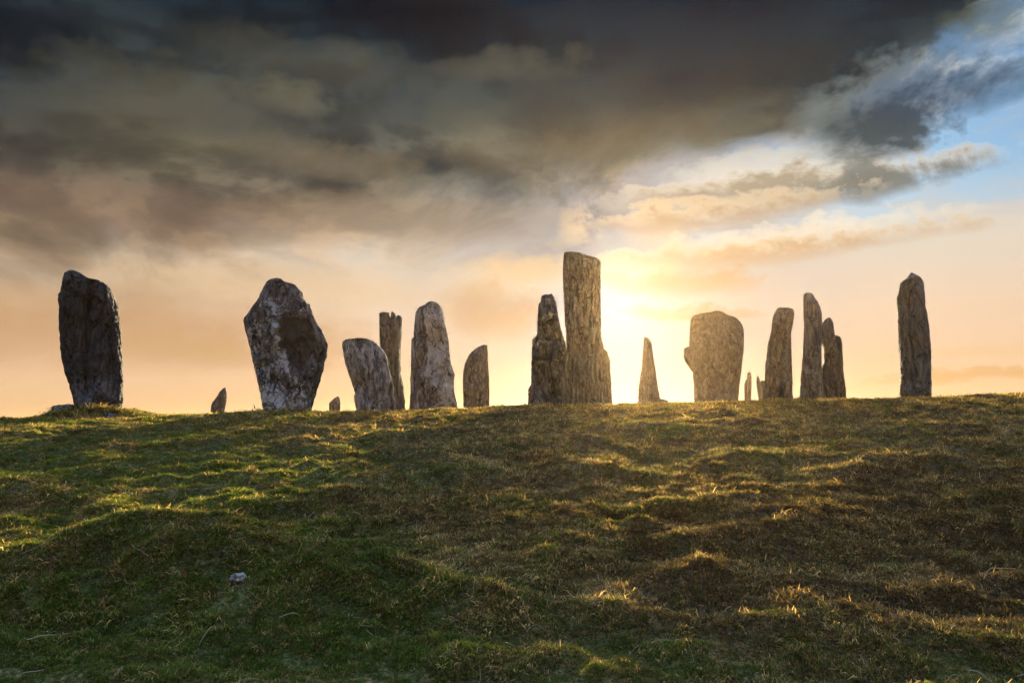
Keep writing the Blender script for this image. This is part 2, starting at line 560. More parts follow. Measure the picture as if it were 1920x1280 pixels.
def cover(x, y):
    p = np.stack([x, y, np.zeros_like(x)], -1)
    n1 = fbm(p * 0.9 + (5, 2, 0.4), 20, 3)
    n2 = fbm(p * 2.6 + (1, 8, 0.4), 25, 3)
    n3 = fbm(p * (1.4, 2.2, 1) + (9, 3, 0.4), 30, 3)
    gr = 0.06 + 0.55 * n1 + 0.45 * n2
    t = x / np.maximum(y, 2.0)
    gr = gr + 0.42 * sstep(0.0, -0.5, t)
    for (gx, gy, wx, wy) in _wet:
        gr = gr + 0.50 * np.exp(-((x - gx) / wx) ** 2 - ((y - gy) / wy) ** 2)
    dk = np.zeros_like(x) + 0.10 + 0.5 * n3
    for (gx, gy, wx, wy) in _dark:
        dk = dk + 0.75 * np.exp(-((x - gx) / wx) ** 2 - ((y - gy) / wy) ** 2)
    st = 0.40 + 0.65 * fbm(p * (1.6, 2.4, 1) + (2, 2, 0.1), 40, 3) - 0.35 * np.clip(dk, 0, 1)
    return np.clip(gr, 0, 1), np.clip(dk, 0, 1), np.clip(st, 0, 1)


# ---------------------------------------------------------------- mesh helpers
def mesh_obj(name, verts, faces, mat=None, smooth=True, parent=None):
    me = bpy.data.meshes.new(name)
    verts = np.asarray(verts, np.float32)
    faces = np.asarray(faces, np.int32)
    n = faces.shape[1]
    me.vertices.add(len(verts))
    me.vertices.foreach_set('co', verts.ravel())
    me.loops.add(faces.size)
    me.loops.foreach_set('vertex_index', faces.ravel())
    me.polygons.add(len(faces))
    me.polygons.foreach_set('loop_start', np.arange(0, faces.size, n, dtype=np.int32))
    me.polygons.foreach_set('loop_total', np.full(len(faces), n, np.int32))
    me.update(calc_edges=True)
    me.validate()
    if smooth:
        me.polygons.foreach_set('use_smooth', np.ones(len(me.polygons), bool))
    ob = bpy.data.objects.new(name, me)
    COL.objects.link(ob)
    if mat:
        me.materials.append(mat)
    ob.parent = parent
    return ob


def attr(ob, name, data, kind='FLOAT'):
    a = ob.data.attributes.new(name, kind, 'POINT')
    key = {'FLOAT': 'value', 'INT': 'value', 'FLOAT_VECTOR': 'vector', 'FLOAT_COLOR': 'color'}[kind]
    a.data.foreach_set(key, np.ascontiguousarray(data, np.int32 if kind == 'INT' else np.float32).ravel())


def tag(ob, label=None, category=None, group=None, kind=None):
    if label:
        ob['label'] = label
    if category:
        ob['category'] = category
    if group:
        ob['group'] = group
    if kind:
        ob['kind'] = kind
    return ob


def new_mat(name):
    m = bpy.data.materials.new(name)
    m.use_nodes = True
    m.node_tree.nodes.clear()
    gg = NG(m.node_tree)
    out = gg.new('ShaderNodeOutputMaterial')
    return m, gg, out


# ---------------------------------------------------------------- ground
def spaced(lo, hi, step, far_lo, far_hi, growth=1.13):
    a = list(np.arange(lo, hi + 1e-6, step))
    s, v = step, a[-1]
    while v < far_hi:
        s *= growth
        v += s
        a.append(v)
    s, v = step, lo
    while v > far_lo:
        s *= growth
        v -= s
        a.insert(0, v)
    return np.array(a)


xs = spaced(-15, 15, 0.055, -1500, 1500)
ys = spaced(1.2, 20, 0.05, -600, 1500)
GX, GY = np.meshgrid(xs, ys)
gxf, gyf = GX.ravel(), GY.ravel()
gzf = ground_z(gxf, gyf)
nx, ny = len(xs), len(ys)
ii = (np.arange(ny - 1)[:, None] * nx + np.arange(nx - 1)[None, :]).ravel()
gfaces = np.stack([ii, ii + 1, ii + 1 + nx, ii + nx], -1)

mt, q, out = new_mat('peat_and_moss')
av = q.new('ShaderNodeAttribute', attribute_name='cover').outputs['Color']
sp = q.new('ShaderNodeSeparateColor')
q.put(sp.inputs[0], av)
oc = q.new('ShaderNodeTexCoord').outputs['Object']
nz = q.noise(oc, 9.0, 6, 0.65)
nz2 = q.noise(oc, 70.0, 5, 0.7)
nz3 = q.noise(q.vadd(oc, (3, 1, 2)), 28.0, 4, 0.65)
c = q.mix(q.ss(nz, 0.35, 0.7), (0.082, 0.061, 0.028), (0.17, 0.132, 0.058))
c = q.mix(q.mul(sp.outputs[0], 0.85), c, (0.085, 0.112, 0.030))
c = q.mix(q.mul(sp.outputs[1], 0.8), c, (0.052, 0.034, 0.020))
c = q.mix(q.mul(q.ss(nz3, 0.48, 0.62), q.add(0.15, q.mul(sp.outputs[2], 0.7))), c, (0.32, 0.24, 0.11))
c = q.mix(q.ss(nz2, 0.36, 0.66), q.vscale(c, (0.38,) * 3), q.vscale(c, (1.5,) * 3))
pb = q.new('ShaderNodeBsdfPrincipled')
q.put(pb.inputs['Base Color'], c)
pb.inputs['Roughness'].default_value = 0.95
pb.inputs['Specular IOR Level'].default_value = 0.1
bp = q.new('ShaderNodeBump')
bp.inputs['Strength'].default_value = 0.7
bp.inputs['Distance'].default_value = 0.03
q.put(bp.inputs['Height'], q.add(q.mul(nz, 0.7), q.add(q.mul(nz3, 0.5), q.mul(nz2, 0.6))))
q.put(pb.inputs['Normal'], bp.outputs[0])
mt.node_tree.links.new(pb.outputs[0], out.inputs['Surface'])

ground = mesh_obj('ground', np.stack([gxf, gyf, gzf], -1), gfaces, mt)
tag(ground, 'rough grassy moorland slope rising to the standing stones', 'ground', kind='structure')
ga, gb, gc = cover(gxf, gyf)
attr(ground, 'cover', np.stack([ga, gb, gc, np.ones_like(ga)], -1), 'FLOAT_COLOR')

# low far hills that show as slivers beyond the crest on the left
mh, q, out = new_mat('far_moor')
pb = q.new('ShaderNodeBsdfPrincipled')
hn = q.noise(q.new('ShaderNodeTexCoord').outputs['Object'], 0.02, 6, 0.6)
q.put(pb.inputs['Base Color'], q.mix(hn, (0.08, 0.07, 0.03), (0.12, 0.09, 0.05)))
pb.inputs['Roughness'].default_value = 1.0
mh.node_tree.links.new(pb.outputs[0], out.inputs['Surface'])
hx = np.linspace(-700, 580, 240)
hy = np.linspace(395, 585, 36)
HX, HY = np.meshgrid(hx, hy)
hpx = 960 + HX / HY * 1280 * 1.01
prof = np.interp(hpx, [-600, -200, 0, 30, 60, 95, 140, 300, 330, 400, 440, 480, 560, 700, 1000, 2400],
                 [3.0, 4.0, 5.6, 6.9, 6.6, 4.6, 3.0, 4.5, 6.0, 8.2, 9.4, 9.6, 9.0, 6.0, 4.0, 3.0])
cross = np.exp(-((HY - 480) / 50.0) ** 2)
HZ = -16.0 + (prof * 0.5 + 15.6 + CAM_Z) * cross * 0.985
hp = np.stack([HX.ravel() * 0.04, HY.ravel() * 0.04, 0 * HX.ravel()], -1)
HZ = HZ + (fbm(hp, 50, 3) * 0.5 * cross.ravel()).reshape(HX.shape)
hi_ = (np.arange(35)[:, None] * 240 + np.arange(239)[None, :]).ravel()
hills = mesh_obj('hills', np.stack([HX.ravel(), HY.ravel(), HZ.ravel()], -1), np.stack([hi_, hi_ + 1, hi_ + 241, hi_ + 240], -1), mh)
tag(hills, 'low brown hills far beyond the crest of the slope', 'hills', kind='structure')


# ---------------------------------------------------------------- stone material
def stone_mat(name, base, dark, lichen=0.3, white=(0.52, 0.50, 0.45), tint=None, seed=0.0, grain=1.0, stretch=0.16):
    m, q, out = new_mat(name)
    oc = q.vadd(q.new('ShaderNodeTexCoord').outputs['Object'], (seed, seed * 0.7, seed * 1.3))
    st = q.new('ShaderNodeAttribute', attribute_name='stain_shade').outputs['Fac']  # real stains, plus shade tones painted on some faces
    bi = q.new('ShaderNodeAttribute', attribute_name='bloom').outputs['Fac']
    wv = q.noise(oc, 1.3, 3, 0.5, 0.0, 'Color')
    ow = q.vadd(oc, q.vscale(wv, (0.25, 0.25, 0.4)))
    band = q.noise(q.vscale(ow, (1.0, 1.0, stretch)), 13.0 * grain, 7, 0.62, 0.6)
    blot = q.noise(ow, 2.3, 7, 0.6)
    fine = q.noise(oc, 26.0, 6, 0.7)
    grit = q.noise(oc, 90.0, 3, 0.7)
    c = q.mix(q.ss(band, 0.40, 0.60), dark, base)
    c = q.mix(q.mul(q.ss(blot, 0.42, 0.66), 0.65), c, tint if tint else tuple(x * 0.6 for x in base))
    # crusts of pale lichen, broken up finely
    ln = q.add(q.add(q.mul(blot, -0.35), q.mul(q.noise(ow, 5.5, 7, 0.68), 1.0)), q.mul(q.sub(fine, 0.5), 0.62))
    lm = q.ss(q.add(ln, q.mul(bi, 0.28)), 0.58 - 0.3 * lichen, 0.68 - 0.3 * lichen)
    c = q.mix(q.mul(lm, min(1.0, 0.35 + lichen)), c, white)
    # open joints of the rock
    vo = q.new('ShaderNodeTexVoronoi', feature='DISTANCE_TO_EDGE')
    q.put(vo.inputs['Vector'], q.vadd(q.vscale(ow, (1.0, 1.0, 0.42)), q.vscale(wv, (0.5, 0.5, 0.5))))
    vo.inputs['Scale'].default_value = 2.6
    crack = q.mul(q.ss(vo.outputs['Distance'], 0.030, 0.004), q.ss(blot, 0.40, 0.55))
    c = q.mix(q.mul(crack, 0.85), c, tuple(x * 0.25 for x in dark))
    # dark algae spots
    sp_ = q.ss(q.noise(q.vscale(oc, (1, 1, 0.5)), 17.0, 5, 0.65), 0.60, 0.72)
    c = q.mix(q.mul(sp_, 0.75), c, tuple(x * 0.35 for x in dark))
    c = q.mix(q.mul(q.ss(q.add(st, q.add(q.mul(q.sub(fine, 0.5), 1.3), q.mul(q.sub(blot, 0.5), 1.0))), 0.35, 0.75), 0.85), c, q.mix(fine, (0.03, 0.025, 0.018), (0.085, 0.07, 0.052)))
    c = q.mix(q.ss(grit, 0.3, 0.72), q.vscale(c, (0.62,) * 3), q.vscale(c, (1.32,) * 3))
    pb = q.new('ShaderNodeBsdfPrincipled')
    q.put(pb.inputs['Base Color'], c)
    pb.inputs['Roughness'].default_value = 0.9
    pb.inputs['Specular IOR Level'].default_value = 0.2
    bp = q.new('ShaderNodeBump')
    bp.inputs['Strength'].default_value = 1.0
    bp.inputs['Distance'].default_value = 0.09
    q.put(bp.inputs['Height'], q.add(q.mul(band, 0.7), q.add(q.mul(fine, 0.6), q.sub(q.mul(lm, 0.12), q.mul(crack, 0.6)))))
    q.put(pb.inputs['Normal'], bp.outputs[0])
    m.node_tree.links.new(pb.outputs[0], out.inputs['Surface'])
    return m


# ---------------------------------------------------------------- standing stones
def chaikin(p, n):
    for _ in range(n):
        a = 0.75 * p + 0.25 * np.roll(p, -1, 0)
        b = 0.25 * p + 0.75 * np.roll(p, -1, 0)
        p = np.stack([a, b], 1).reshape(-1, 2)
    return p


SECT = {
    'slab': [(-1, -0.55), (-0.7, -1), (0.75, -0.92), (1, -0.3), (0.95, 0.7), (0.5, 1), (-0.6, 0.9), (-1, 0.5)],
    'block': [(-1, -0.8), (-0.5, -1), (0.8, -0.95), (1, -0.6), (1, 0.8), (0.4, 1), (-0.8, 0.95), (-1, 0.4)],
    'leftface': [(-1, 0.3), (-0.42, -1), (0.75, -0.78), (1, -0.1), (0.8, 0.9), (-0.5, 1)],
    'rightface': [(-1, -0.2), (-0.8, -0.8), (0.25, -1), (1, 0.2), (0.7, 1), (-0.6, 0.9)],
    'wedge': [(-1, 0.0), (-0.1, -1), (0.3, -0.9), (1, 0.1), (0.4, 1), (-0.6, 0.8)],
}


def stone_shell(left, right, dist, thick, sect, seed, rows=150, ring=150, rough=1.0, grain=1.0, feature=None, foot=0.45, yaw_shift=0.0):
    """closed shell of one slab; left and right are its edges as (x, y) points of the photo seen at that distance"""
    cxp = 0.25 * (left[-1][0] + right[-1][0]) + 0.25 * (left[0][0] + right[0][0])
    d0 = ray(cxp, 0.5 * (left[0][1] + left[-1][1]))
    az0 = math.atan2(d0[0], d0[1])
    ca, sa = math.cos(az0), math.sin(az0)
    C0 = np.array([d0[0] / d0[1] * dist, dist])                 # foot of the stone on the plan

    def place(pp):
        o = []
        for (a, b) in pp:
            d = ray(a, b)
            k = (C0[0] * sa + C0[1] * ca) / (d[0] * sa + d[1] * ca)
            o.append(((d[0] * k - C0[0]) * ca - (d[1] * k - C0[1]) * sa, CAM_Z + d[2] * k))
        return np.array(o)

    def to_world(P):
        return np.stack([C0[0] + P[:, 0] * ca + P[:, 1] * sa, C0[1] - P[:, 0] * sa + P[:, 1] * ca, P[:, 2]], -1)

    L, R = place(left), place(right)
    ztop = min(L[0, 1], R[0, 1])
    zb = min(L[-1, 1], R[-1, 1]) - foot
    s = np.linspace(0, 1, rows)
    s = 0.80 * s + 0.20 * s * s            # closer rows near the top
    zz = ztop - (ztop - zb) * s
    zl = np.interp(-zz, -L[:, 1], L[:, 0])
    zr = np.interp(-zz, -R[:, 1], R[:, 0])
    sec = chaikin(chaikin(np.array(SECT[sect], float), 1) * 0.6 + np.repeat(np.array(SECT[sect], float), 2, 0) * 0.4, 1)
    sec = np.vstack([sec, sec[:1]])
    seg = np.r_[0, np.cumsum(np.linalg.norm(np.diff(sec, axis=0) * (1.0, 0.6), axis=1))]
    tt = np.linspace(0, seg[-1], ring, endpoint=False)
    su = np.interp(tt, seg, sec[:, 0])
    sv = np.interp(tt, seg, sec[:, 1])
    su = 2 * (su - su.min()) / (su.max() - su.min()) - 1
    half = np.maximum((zr - zl) / 2, 0.004)
    mid = (zr + zl) / 2
    tz = ztop - zz
    th = thick / 2 * (0.60 + 0.40 * sstep(0.0, 0.55, tz)) * np.minimum(1.0, 0.25 + half / (thick * 0.32))
    sway = perlin(np.stack([zz * 0.6, zz * 0 + seed, zz * 0], -1), seed) * 0.06
    Xv = mid[:, None] + half[:, None] * su[None, :]
    Yv = yaw_shift + sway[:, None] + th[:, None] * sv[None, :]
    Zv = np.repeat(zz[:, None], ring, 1)
    P = np.stack([Xv, Yv, Zv], -1)
    tx = np.roll(P, -1, 1) - np.roll(P, 1, 1)
    nrm = np.stack([tx[..., 1], -tx[..., 0], np.zeros_like(Xv)], -1)
    nrm /= np.maximum(np.linalg.norm(nrm, axis=-1, keepdims=True), 1e-6)
    if (nrm[..., 0] * (Xv - mid[:, None])).sum() < 0:
        nrm = -nrm
    pf = P.reshape(-1, 3)
    off = np.array([seed * 3.7, seed * 1.9, seed * 2.3])
    pp = pf + off
    lo = fbm(pp * (1.3, 1.3, 0.8), seed, 2) * 0.055
    gq = np.abs(perlin(pp * (7.5 * grain, 7.5 * grain, 0.75) + (0.3 * lo[:, None] * 30), seed + 1))
    gq2 = np.abs(perlin(pp * (19 * grain, 19 * grain, 2.2), seed + 2))
    ck = perlin(pp * (2.6, 2.6, 0.45), seed + 3)
    step = perlin(pp * (2.1, 2.1, 1.6), seed + 6)
    step = np.round(step * 5 + 0.5 * perlin(pp * 6, seed + 8)) / 5.0
    d = lo - 0.060 * gq * rough - 0.034 * gq2 * rough + fbm(pp * 6, seed + 4, 3) * 0.032 * rough
    d += -0.08 * np.exp(-(ck / 0.03) ** 2) * rough + step * 0.075 * rough
    # broken planes: each patch of the face has its own small tilt
    fr = np.random.default_rng(900 + seed)
    nc = 46
    ext = pf.max(0) - pf.min(0)
    cen = pf.min(0) + fr.random((nc, 3)) * ext
    til = fr.normal(0, 1, (nc, 3)) * (0.22, 0.22, 0.12)
    wq = pf + 0.10 * np.stack([perlin(pp * 3.1, seed + 20), perlin(pp * 3.1, seed + 21), perlin(pp * 3.1, seed + 22)], -1)
    best = np.full(len(pf), 1e9)
    who = np.zeros(len(pf), int)
    for ci_ in range(nc):
        dq = ((wq - cen[ci_]) * (1.6, 1.6, 0.75)) ** 2
        dq = dq.sum(1)
        m_ = dq < best
        best[m_] = dq[m_]
        who[m_] = ci_
    fac = ((pf - cen[who]) * til[who]).sum(1) + fr.normal(0, 0.02, nc)[who]
    d = d + np.clip(fac, -0.09, 0.09) * 0.75 * rough
    nf_ = nrm.reshape(-1, 3)
    width = np.repeat(half, ring)
    d = d * np.clip(width / 0.35, 0.2, 1.0)
    d = d * (0.30 + 0.70 * np.abs(nf_[:, 1])) + np.where(np.abs(nf_[:, 1]) < 0.6, fbm(pp * (9, 9, 5), seed + 7, 3) * 0.020, 0)
    stain_shade = np.zeros(len(pf))
    bloom = perlin(pp * (1.1, 1.1, 0.7), seed + 9) * 0.6
    if feature is not None:
        # position on the face, in photo coordinates
        wp = to_world(pf * (1, 0, 1))
        c_, s_ = math.cos(PITCH), math.sin(PITCH)
        fwd = wp[:, 1] * c_ + (wp[:, 2] - CAM_Z) * s_
        fx = 960 + 1280 * wp[:, 0] / fwd
        fy = 640 - 1280 * ((wp[:, 2] - CAM_Z) * c_ - wp[:, 1] * s_) / fwd
        front = sstep(-0.15, 0.5, -nf_[:, 1])
        dd_, ss_, bb_ = feature(fx, fy)
        d = d + dd_ * front
        stain_shade = stain_shade + ss_ * front
        bloom = bloom + bb_
    pf = pf + nf_ * d[:, None]
    # hold every course of the stone to its measured width, give or take a chip
    px_r = pf[:, 0].reshape(rows, ring)
    ma, mb = px_r.min(1), px_r.max(1)
    zc_ = np.stack([zz * 7.0, zz * 0 + seed * 1.7, zz * 0], -1)
    chip = np.minimum(0.014, half * 0.25)
    ta = zl + chip * fbm(zc_, seed + 30, 3)
    tb = np.maximum(zr + chip * fbm(zc_ + (0, 5, 0), seed + 31, 3), ta + 0.006)
    px_r = ta[:, None] + (px_r - ma[:, None]) / np.maximum(mb - ma, 1e-4)[:, None] * (tb - ta)[:, None]
    pf[:, 0] = px_r.ravel()
    pf[:, 2] += (perlin(pp * (2.2, 2.2, 0.3), seed + 11) * 0.05 + perlin(pp * (7, 7, 0.3), seed + 12) * 0.018) * np.repeat(sstep(0.6, 0.0, tz) * sstep(-0.01, 0.05, tz), ring)
    pf = to_world(pf)
    idx = np.arange(rows * ring).reshape(rows, ring)
    a = idx[:-1]
    b = np.roll(idx[:-1], -1, 1)
    c = np.roll(idx[1:], -1, 1)
    e = idx[1:]
    F = np.stack([a, e, c, b], -1).reshape(-1, 4)
    # close the top and the bottom with a fan of thin quads about a centre point
    ct = pf[idx[0]].mean(0) + (0, 0, 0.006)
    cb = pf[idx[-1]].mean(0)
    V = np.vstack([pf, ct, cb])
    it, ib = rows * ring, rows * ring + 1
    top = np.stack([np.full(ring // 2, it), idx[0][0::2], idx[0][1::2], np.roll(idx[0], -2)[0::2]], -1)
    bot = np.stack([np.full(ring // 2, ib), np.roll(idx[-1], -2)[0::2], idx[-1][1::2], idx[-1][0::2]], -1)
    F = np.vstack([F, top, bot])
    stain_shade = np.r_[stain_shade, stain_shade[idx[0]].mean(), 0]
    bloom = np.r_[bloom, bloom[idx[0]].mean(), 0]
    return V, F, stain_shade, bloom


FEET = []


def standing_stone(shells, mat, label, name='standing_stone', group='standing stones along the crest', category='standing stone'):
    Vs, Fs, Ss, Bs, n = [], [], [], [], 0
    for sh in shells:
        V, F, s_, b_ = sh
        Vs.append(V)
        Fs.append(F + n)
        Ss.append(s_)
        Bs.append(b_)
        n += len(V)
    V = np.vstack(Vs)
    org = np.array([V[:, 0].mean(), V[:, 1].mean(), V[:, 2].min() + 0.4])
    low = V[V[:, 2] < V[:, 2].min() + 0.6]
    FEET.append((low[:, 0].mean(), low[:, 1].min(), (low[:, 0].max() - low[:, 0].min()) / 2))
    ob = mesh_obj(name, V - org, np.vstack(Fs), mat)
    ob.location = tuple(org)
    attr(ob, 'stain_shade', np.concatenate(Ss))
    attr(ob, 'bloom', np.concatenate(Bs))
    tag(ob, label, category, group)
    return ob


def line_groove(fx, fy, pts, w, depth):
    """a crease that follows (x, y) points down the face"""
    pts = np.array(pts, float)
    cx = np.interp(fy, pts[:, 1], pts[:, 0])
    inside = sstep(pts[0, 1] - 4, pts[0, 1] + 8, fy) * sstep(pts[-1, 1] + 6, pts[-1, 1] - 10, fy)
    return -depth * np.exp(-((fx - cx) / w) ** 2) * inside


GREY = dict(base=(0.20, 0.19, 0.175), dark=(0.085, 0.082, 0.078))
m_char = stone_mat('dark_gneiss', (0.082, 0.081, 0.083), (0.035, 0.035, 0.037), 0.16, (0.27, 0.27, 0.27), seed=1.0)
m_lich = stone_mat('lichened_gneiss', (0.19, 0.18, 0.17), (0.065, 0.06, 0.055), 0.56, (0.60, 0.57, 0.53), (0.10, 0.09, 0.08), seed=2.0, grain=0.6, stretch=0.45)
m_silv = stone_mat('silver_banded_gneiss', (0.45, 0.43, 0.395), (0.13, 0.12, 0.108), 0.38, (0.56, 0.52, 0.45), (0.20, 0.165, 0.13), seed=3.0)
m_brown = stone_mat('brown_gneiss', (0.15, 0.138, 0.122), (0.055, 0.05, 0.045), 0.12, (0.34, 0.31, 0.26), seed=4.0)
m_pale = stone_mat('pale_veined_gneiss', (0.45, 0.42, 0.38), (0.105, 0.094, 0.08), 0.46, (0.60, 0.56, 0.49), (0.22, 0.17, 0.13), seed=5.0)
m_och = stone_mat('ochre_gneiss', (0.19, 0.178, 0.156), (0.068, 0.063, 0.055), 0.22, (0.36, 0.33, 0.27), (0.12, 0.10, 0.075), seed=6.0, stretch=0.22)
m_gold = stone_mat('pale_ochre_gneiss', (0.20, 0.175, 0.13), (0.11, 0.095, 0.07), 0.22, (0.32, 0.29, 0.22), (0.14, 0.12, 0.085), seed=9.0, grain=0.6, stretch=0.6)
m_ash = stone_mat('ash_grey_gneiss', (0.23, 0.22, 0.20), (0.08, 0.075, 0.07), 0.3, (0.42, 0.40, 0.36), (0.13, 0.12, 0.105), seed=10.0, stretch=0.12)
m_slate = stone_mat('blue_grey_gneiss', (0.17, 0.175, 0.17), (0.075, 0.08, 0.078), 0.16, (0.32, 0.33, 0.33), (0.10, 0.115, 0.095), seed=8.0)

# A: broad dark stone at the left end
def fA(fx, fy):
    d = line_groove(fx, fy, [(174, 522), (168, 560), (163, 620), (158, 680), (160, 745)], 7, 0.16)
    d += line_groove(fx, fy, [(126, 560), (130, 640), (138, 720)], 4, 0.05)
    b = 0.9 * sstep(670, 740, fy) - 0.5 * sstep(640, 560, fy)
    return d, np.zeros_like(fx), b
standing_stone([stone_shell(
    [(134, 506.6), (127, 508.5), (121, 514), (119, 520), (116, 536), (113, 550), (108.6, 553), (109.5, 570), (110.5, 586), (110, 618), (113, 652), (117, 680), (121, 698), (130, 724), (139.7, 762)],
    [(134, 506.6), (141, 508), (149, 512.5), (161, 520), (168, 523.5), (174, 525), (186, 527.5), (198, 532), (207, 541), (214, 552), (222, 578), (227, 613), (229, 650), (230, 679), (231, 720), (231, 745), (230, 764)],
    15.0, 0.62, 'slab', 1, 190, 190, 1.0, 1.0, fA)], m_char, 'broad charcoal stone standing on a grass mound at the far left end')

# B: small leaning stone far off
standing_stone([stone_shell(
    [(421, 725.7), (417, 729), (412, 734), (405, 745.6), (399, 753), (396, 759), (395, 770), (395.5, 785)],
    [(421, 725.7), (424, 728), (426, 735), (425.5, 748), (424.4, 756), (421, 770), (418.6, 785)],
    38.0, 0.6, 'rightface', 2, 90, 90, 0.8)], m_brown, 'small far-off stone leaning right between the two broad left stones')

# C: tall lozenge, white lichen, dark scar
def fC(fx, fy):
    x0 = np.interp(fy, [598, 654, 656, 700, 712], [524, 523, 541, 545, 556])
    x1 = np.interp(fy, [598, 610, 660, 712], [572, 590, 586, 562])
    nz_ = perlin(np.stack([fx * 0.09, fy * 0.09, 0 * fx], -1), 70) * 7 + perlin(np.stack([fx * 0.3, fy * 0.3, 0 * fx], -1), 71) * 3
    wob = 1.5
    fx = fx + nz_ * 0.5
    fy = fy + nz_ * 0.6
    scar = sstep(x0 - wob, x0 + wob, fx) * sstep(x1 + 16, x1 - 12, fx) * sstep(596, 602, fy) * sstep(716, 672, fy)
    d = -0.05 * scar
    d += line_groove(fx, fy, [(536, 545), (528, 570), (522, 600)], 4, 0.06)
    d += line_groove(fx, fy, [(490, 680), (508, 708), (516, 725)], 3, 0.05)
    b = 0.08 + 0.6 * np.exp(-((fx - 503) / 34) ** 2) + 0.5 * sstep(700, 750, fy) - 1.2 * sstep(566, 540, fy) - 1.5 * scar - 0.5 * sstep(560, 600, fx)
    return d, scar * 1.1 + 0.45 * sstep(570, 548, fy), b
standing_stone([stone_shell(
    [(519, 521.6), (508, 524), (499.7, 530.5), (490, 547), (482, 563), (468, 581), (456.4, 593.7), (456, 603), (460, 620), (465.8, 640.6), (475, 682.8), (484.5, 722.6), (490, 750), (494, 777)],
    [(519, 521.6), (529, 524.6), (534, 528.5), (538.4, 531), (553.6, 533), (561, 540), (567.7, 549), (570, 561), (580.6, 571.5), (585, 583), (588.8, 593.7), (596, 607), (604, 619.5), (611, 634), (614.6, 645), (613.5, 656), (612, 668.7), (601.7, 711), (590, 748), (581.8, 777)],
    15.4, 0.75, 'slab', 3, 200, 220, 0.8, 0.7, fC)], m_lich, 'broad lozenge-shaped stone with white lichen and a dark brown scar')

# D: tiny far stone
standing_stone([stone_shell(
    [(633, 742.5), (629, 744.5), (625, 748), (618, 754), (616.8, 757), (617.4, 778)],
    [(633, 742.5), (636, 744), (638.2, 749), (638.7, 757), (638, 778)],
    52.0, 0.7, 'slab', 4, 60, 70, 0.6)], m_brown, 'tiny far stone showing between lozenge stone and leaning flat-topped slab')

# E: flat-topped slab leaning left
def fE(fx, fy):
    d = line_groove(fx, fy, [(664, 660), (676, 690), (684, 730), (690, 772)], 2.2, 0.07)
    d += line_groove(fx, fy, [(676, 650), (690, 690), (702, 730), (708, 772)], 1.8, 0.05)
    return d, np.zeros_like(fx), np.zeros_like(fx)
standing_stone([stone_shell(
    [(664, 633.9), (652, 634.4), (647, 635.3), (643.5, 637.4), (641.6, 640.5), (642.7, 657.8), (646, 676), (650.8, 694.4), (661, 720.8), (666, 738), (663, 741), (664, 750), (666, 759.4), (669, 776)],
    [(664, 633.9), (681, 634.2), (689, 634.7), (694, 636), (703, 643), (713.7, 651.7), (720, 658), (723.9, 663.9), (727, 676), (730, 692), (738, 726.9), (745, 776)],
    18.0, 0.55, 'leftface', 5, 150, 160, 0.9, 1.1, fE)], m_silv, 'silver-grey slab with flat top, leaning left in front of the three-pronged stone')

# F: three prongs
standing_stone([
    stone_shell([(720, 585.3), (714, 585.9), (711.5, 587.4), (710.7, 590), (711.5, 640), (717, 690), (728, 774)],
                [(720, 585.3), (728, 586), (730.5, 588), (731.8, 594), (737, 602), (740, 660), (750, 774)], 22.0, 0.45, 'slab', 6, 130, 90, 0.8, 1.2),
    stone_shell([(735, 583.4), (733.5, 585), (732.8, 590), (733, 620), (735, 680), (742, 774)],
                [(735, 583.4), (738, 585.5), (741.5, 587.7), (743, 595), (747, 604), (749, 640), (749, 680), (754, 774)], 21.85, 0.40, 'wedge', 7, 130, 80, 0.8, 1.2),
    stone_shell([(748, 590.8), (745, 591.6), (744.2, 594), (741, 606), (740, 690), (740, 774)],
                [(748, 590.8), (751, 591.6), (754.4, 598), (754, 615), (753.3, 631.4), (751.3, 666), (752.3, 698), (757.4, 722.8), (761.5, 774)], 22.1, 0.5, 'rightface', 8, 130, 90, 0.8, 1.2)],
    m_brown, 'thin dark stone split into three upright prongs behind the leaning slab')

# G: rounded top, left flank with its shade put into the colour
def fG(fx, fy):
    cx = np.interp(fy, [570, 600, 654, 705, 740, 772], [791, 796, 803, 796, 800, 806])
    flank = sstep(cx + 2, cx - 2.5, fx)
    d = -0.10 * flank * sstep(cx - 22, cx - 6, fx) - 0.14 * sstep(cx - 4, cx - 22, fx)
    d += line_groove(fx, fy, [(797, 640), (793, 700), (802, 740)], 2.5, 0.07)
    return d, 0.5 * flank * sstep(770, 700, fy), 0.5 * (1 - flank) - 0.9 * flank  # shade of the flank painted as dark tone and less lichen
standing_stone([stone_shell(
    [(807, 565), (801, 567), (795, 571.5), (788, 574), (782.8, 577.6), (779, 587), (777.7, 596.9), (774.7, 632), (770.6, 634), (770.2, 682), (768.6, 733), (767, 774)],
    [(807, 565), (815, 567), (823.4, 571.5), (829.5, 578.6), (832, 591), (834.6, 605), (840.7, 629.4), (842.7, 653.7), (845.8, 680), (852.9, 700.5), (852, 716), (851.9, 735), (857, 755), (862, 774)],
    18.0, 0.8, 'leftface', 9, 180, 180, 1.1, 0.9, fG)], m_pale, 'tall round-topped stone with pale veined front and shade-toned left flank')

# H
standing_stone([stone_shell(
    [(909, 646.2), (903.6, 646.8), (896, 650), (890, 653.7), (884, 659), (880, 663.9), (876, 671), (872, 680), (869, 694), (867.7, 708.6), (868, 740), (869, 772)],
    [(909, 646.2), (913, 646.8), (914.2, 650), (915.8, 686), (917.5, 715), (917.9, 733), (917.9, 772)],
    23.0, 0.5, 'slab', 10, 130, 120, 0.7)], m_och, 'short brown stone with curved left edge and pointed right shoulder')

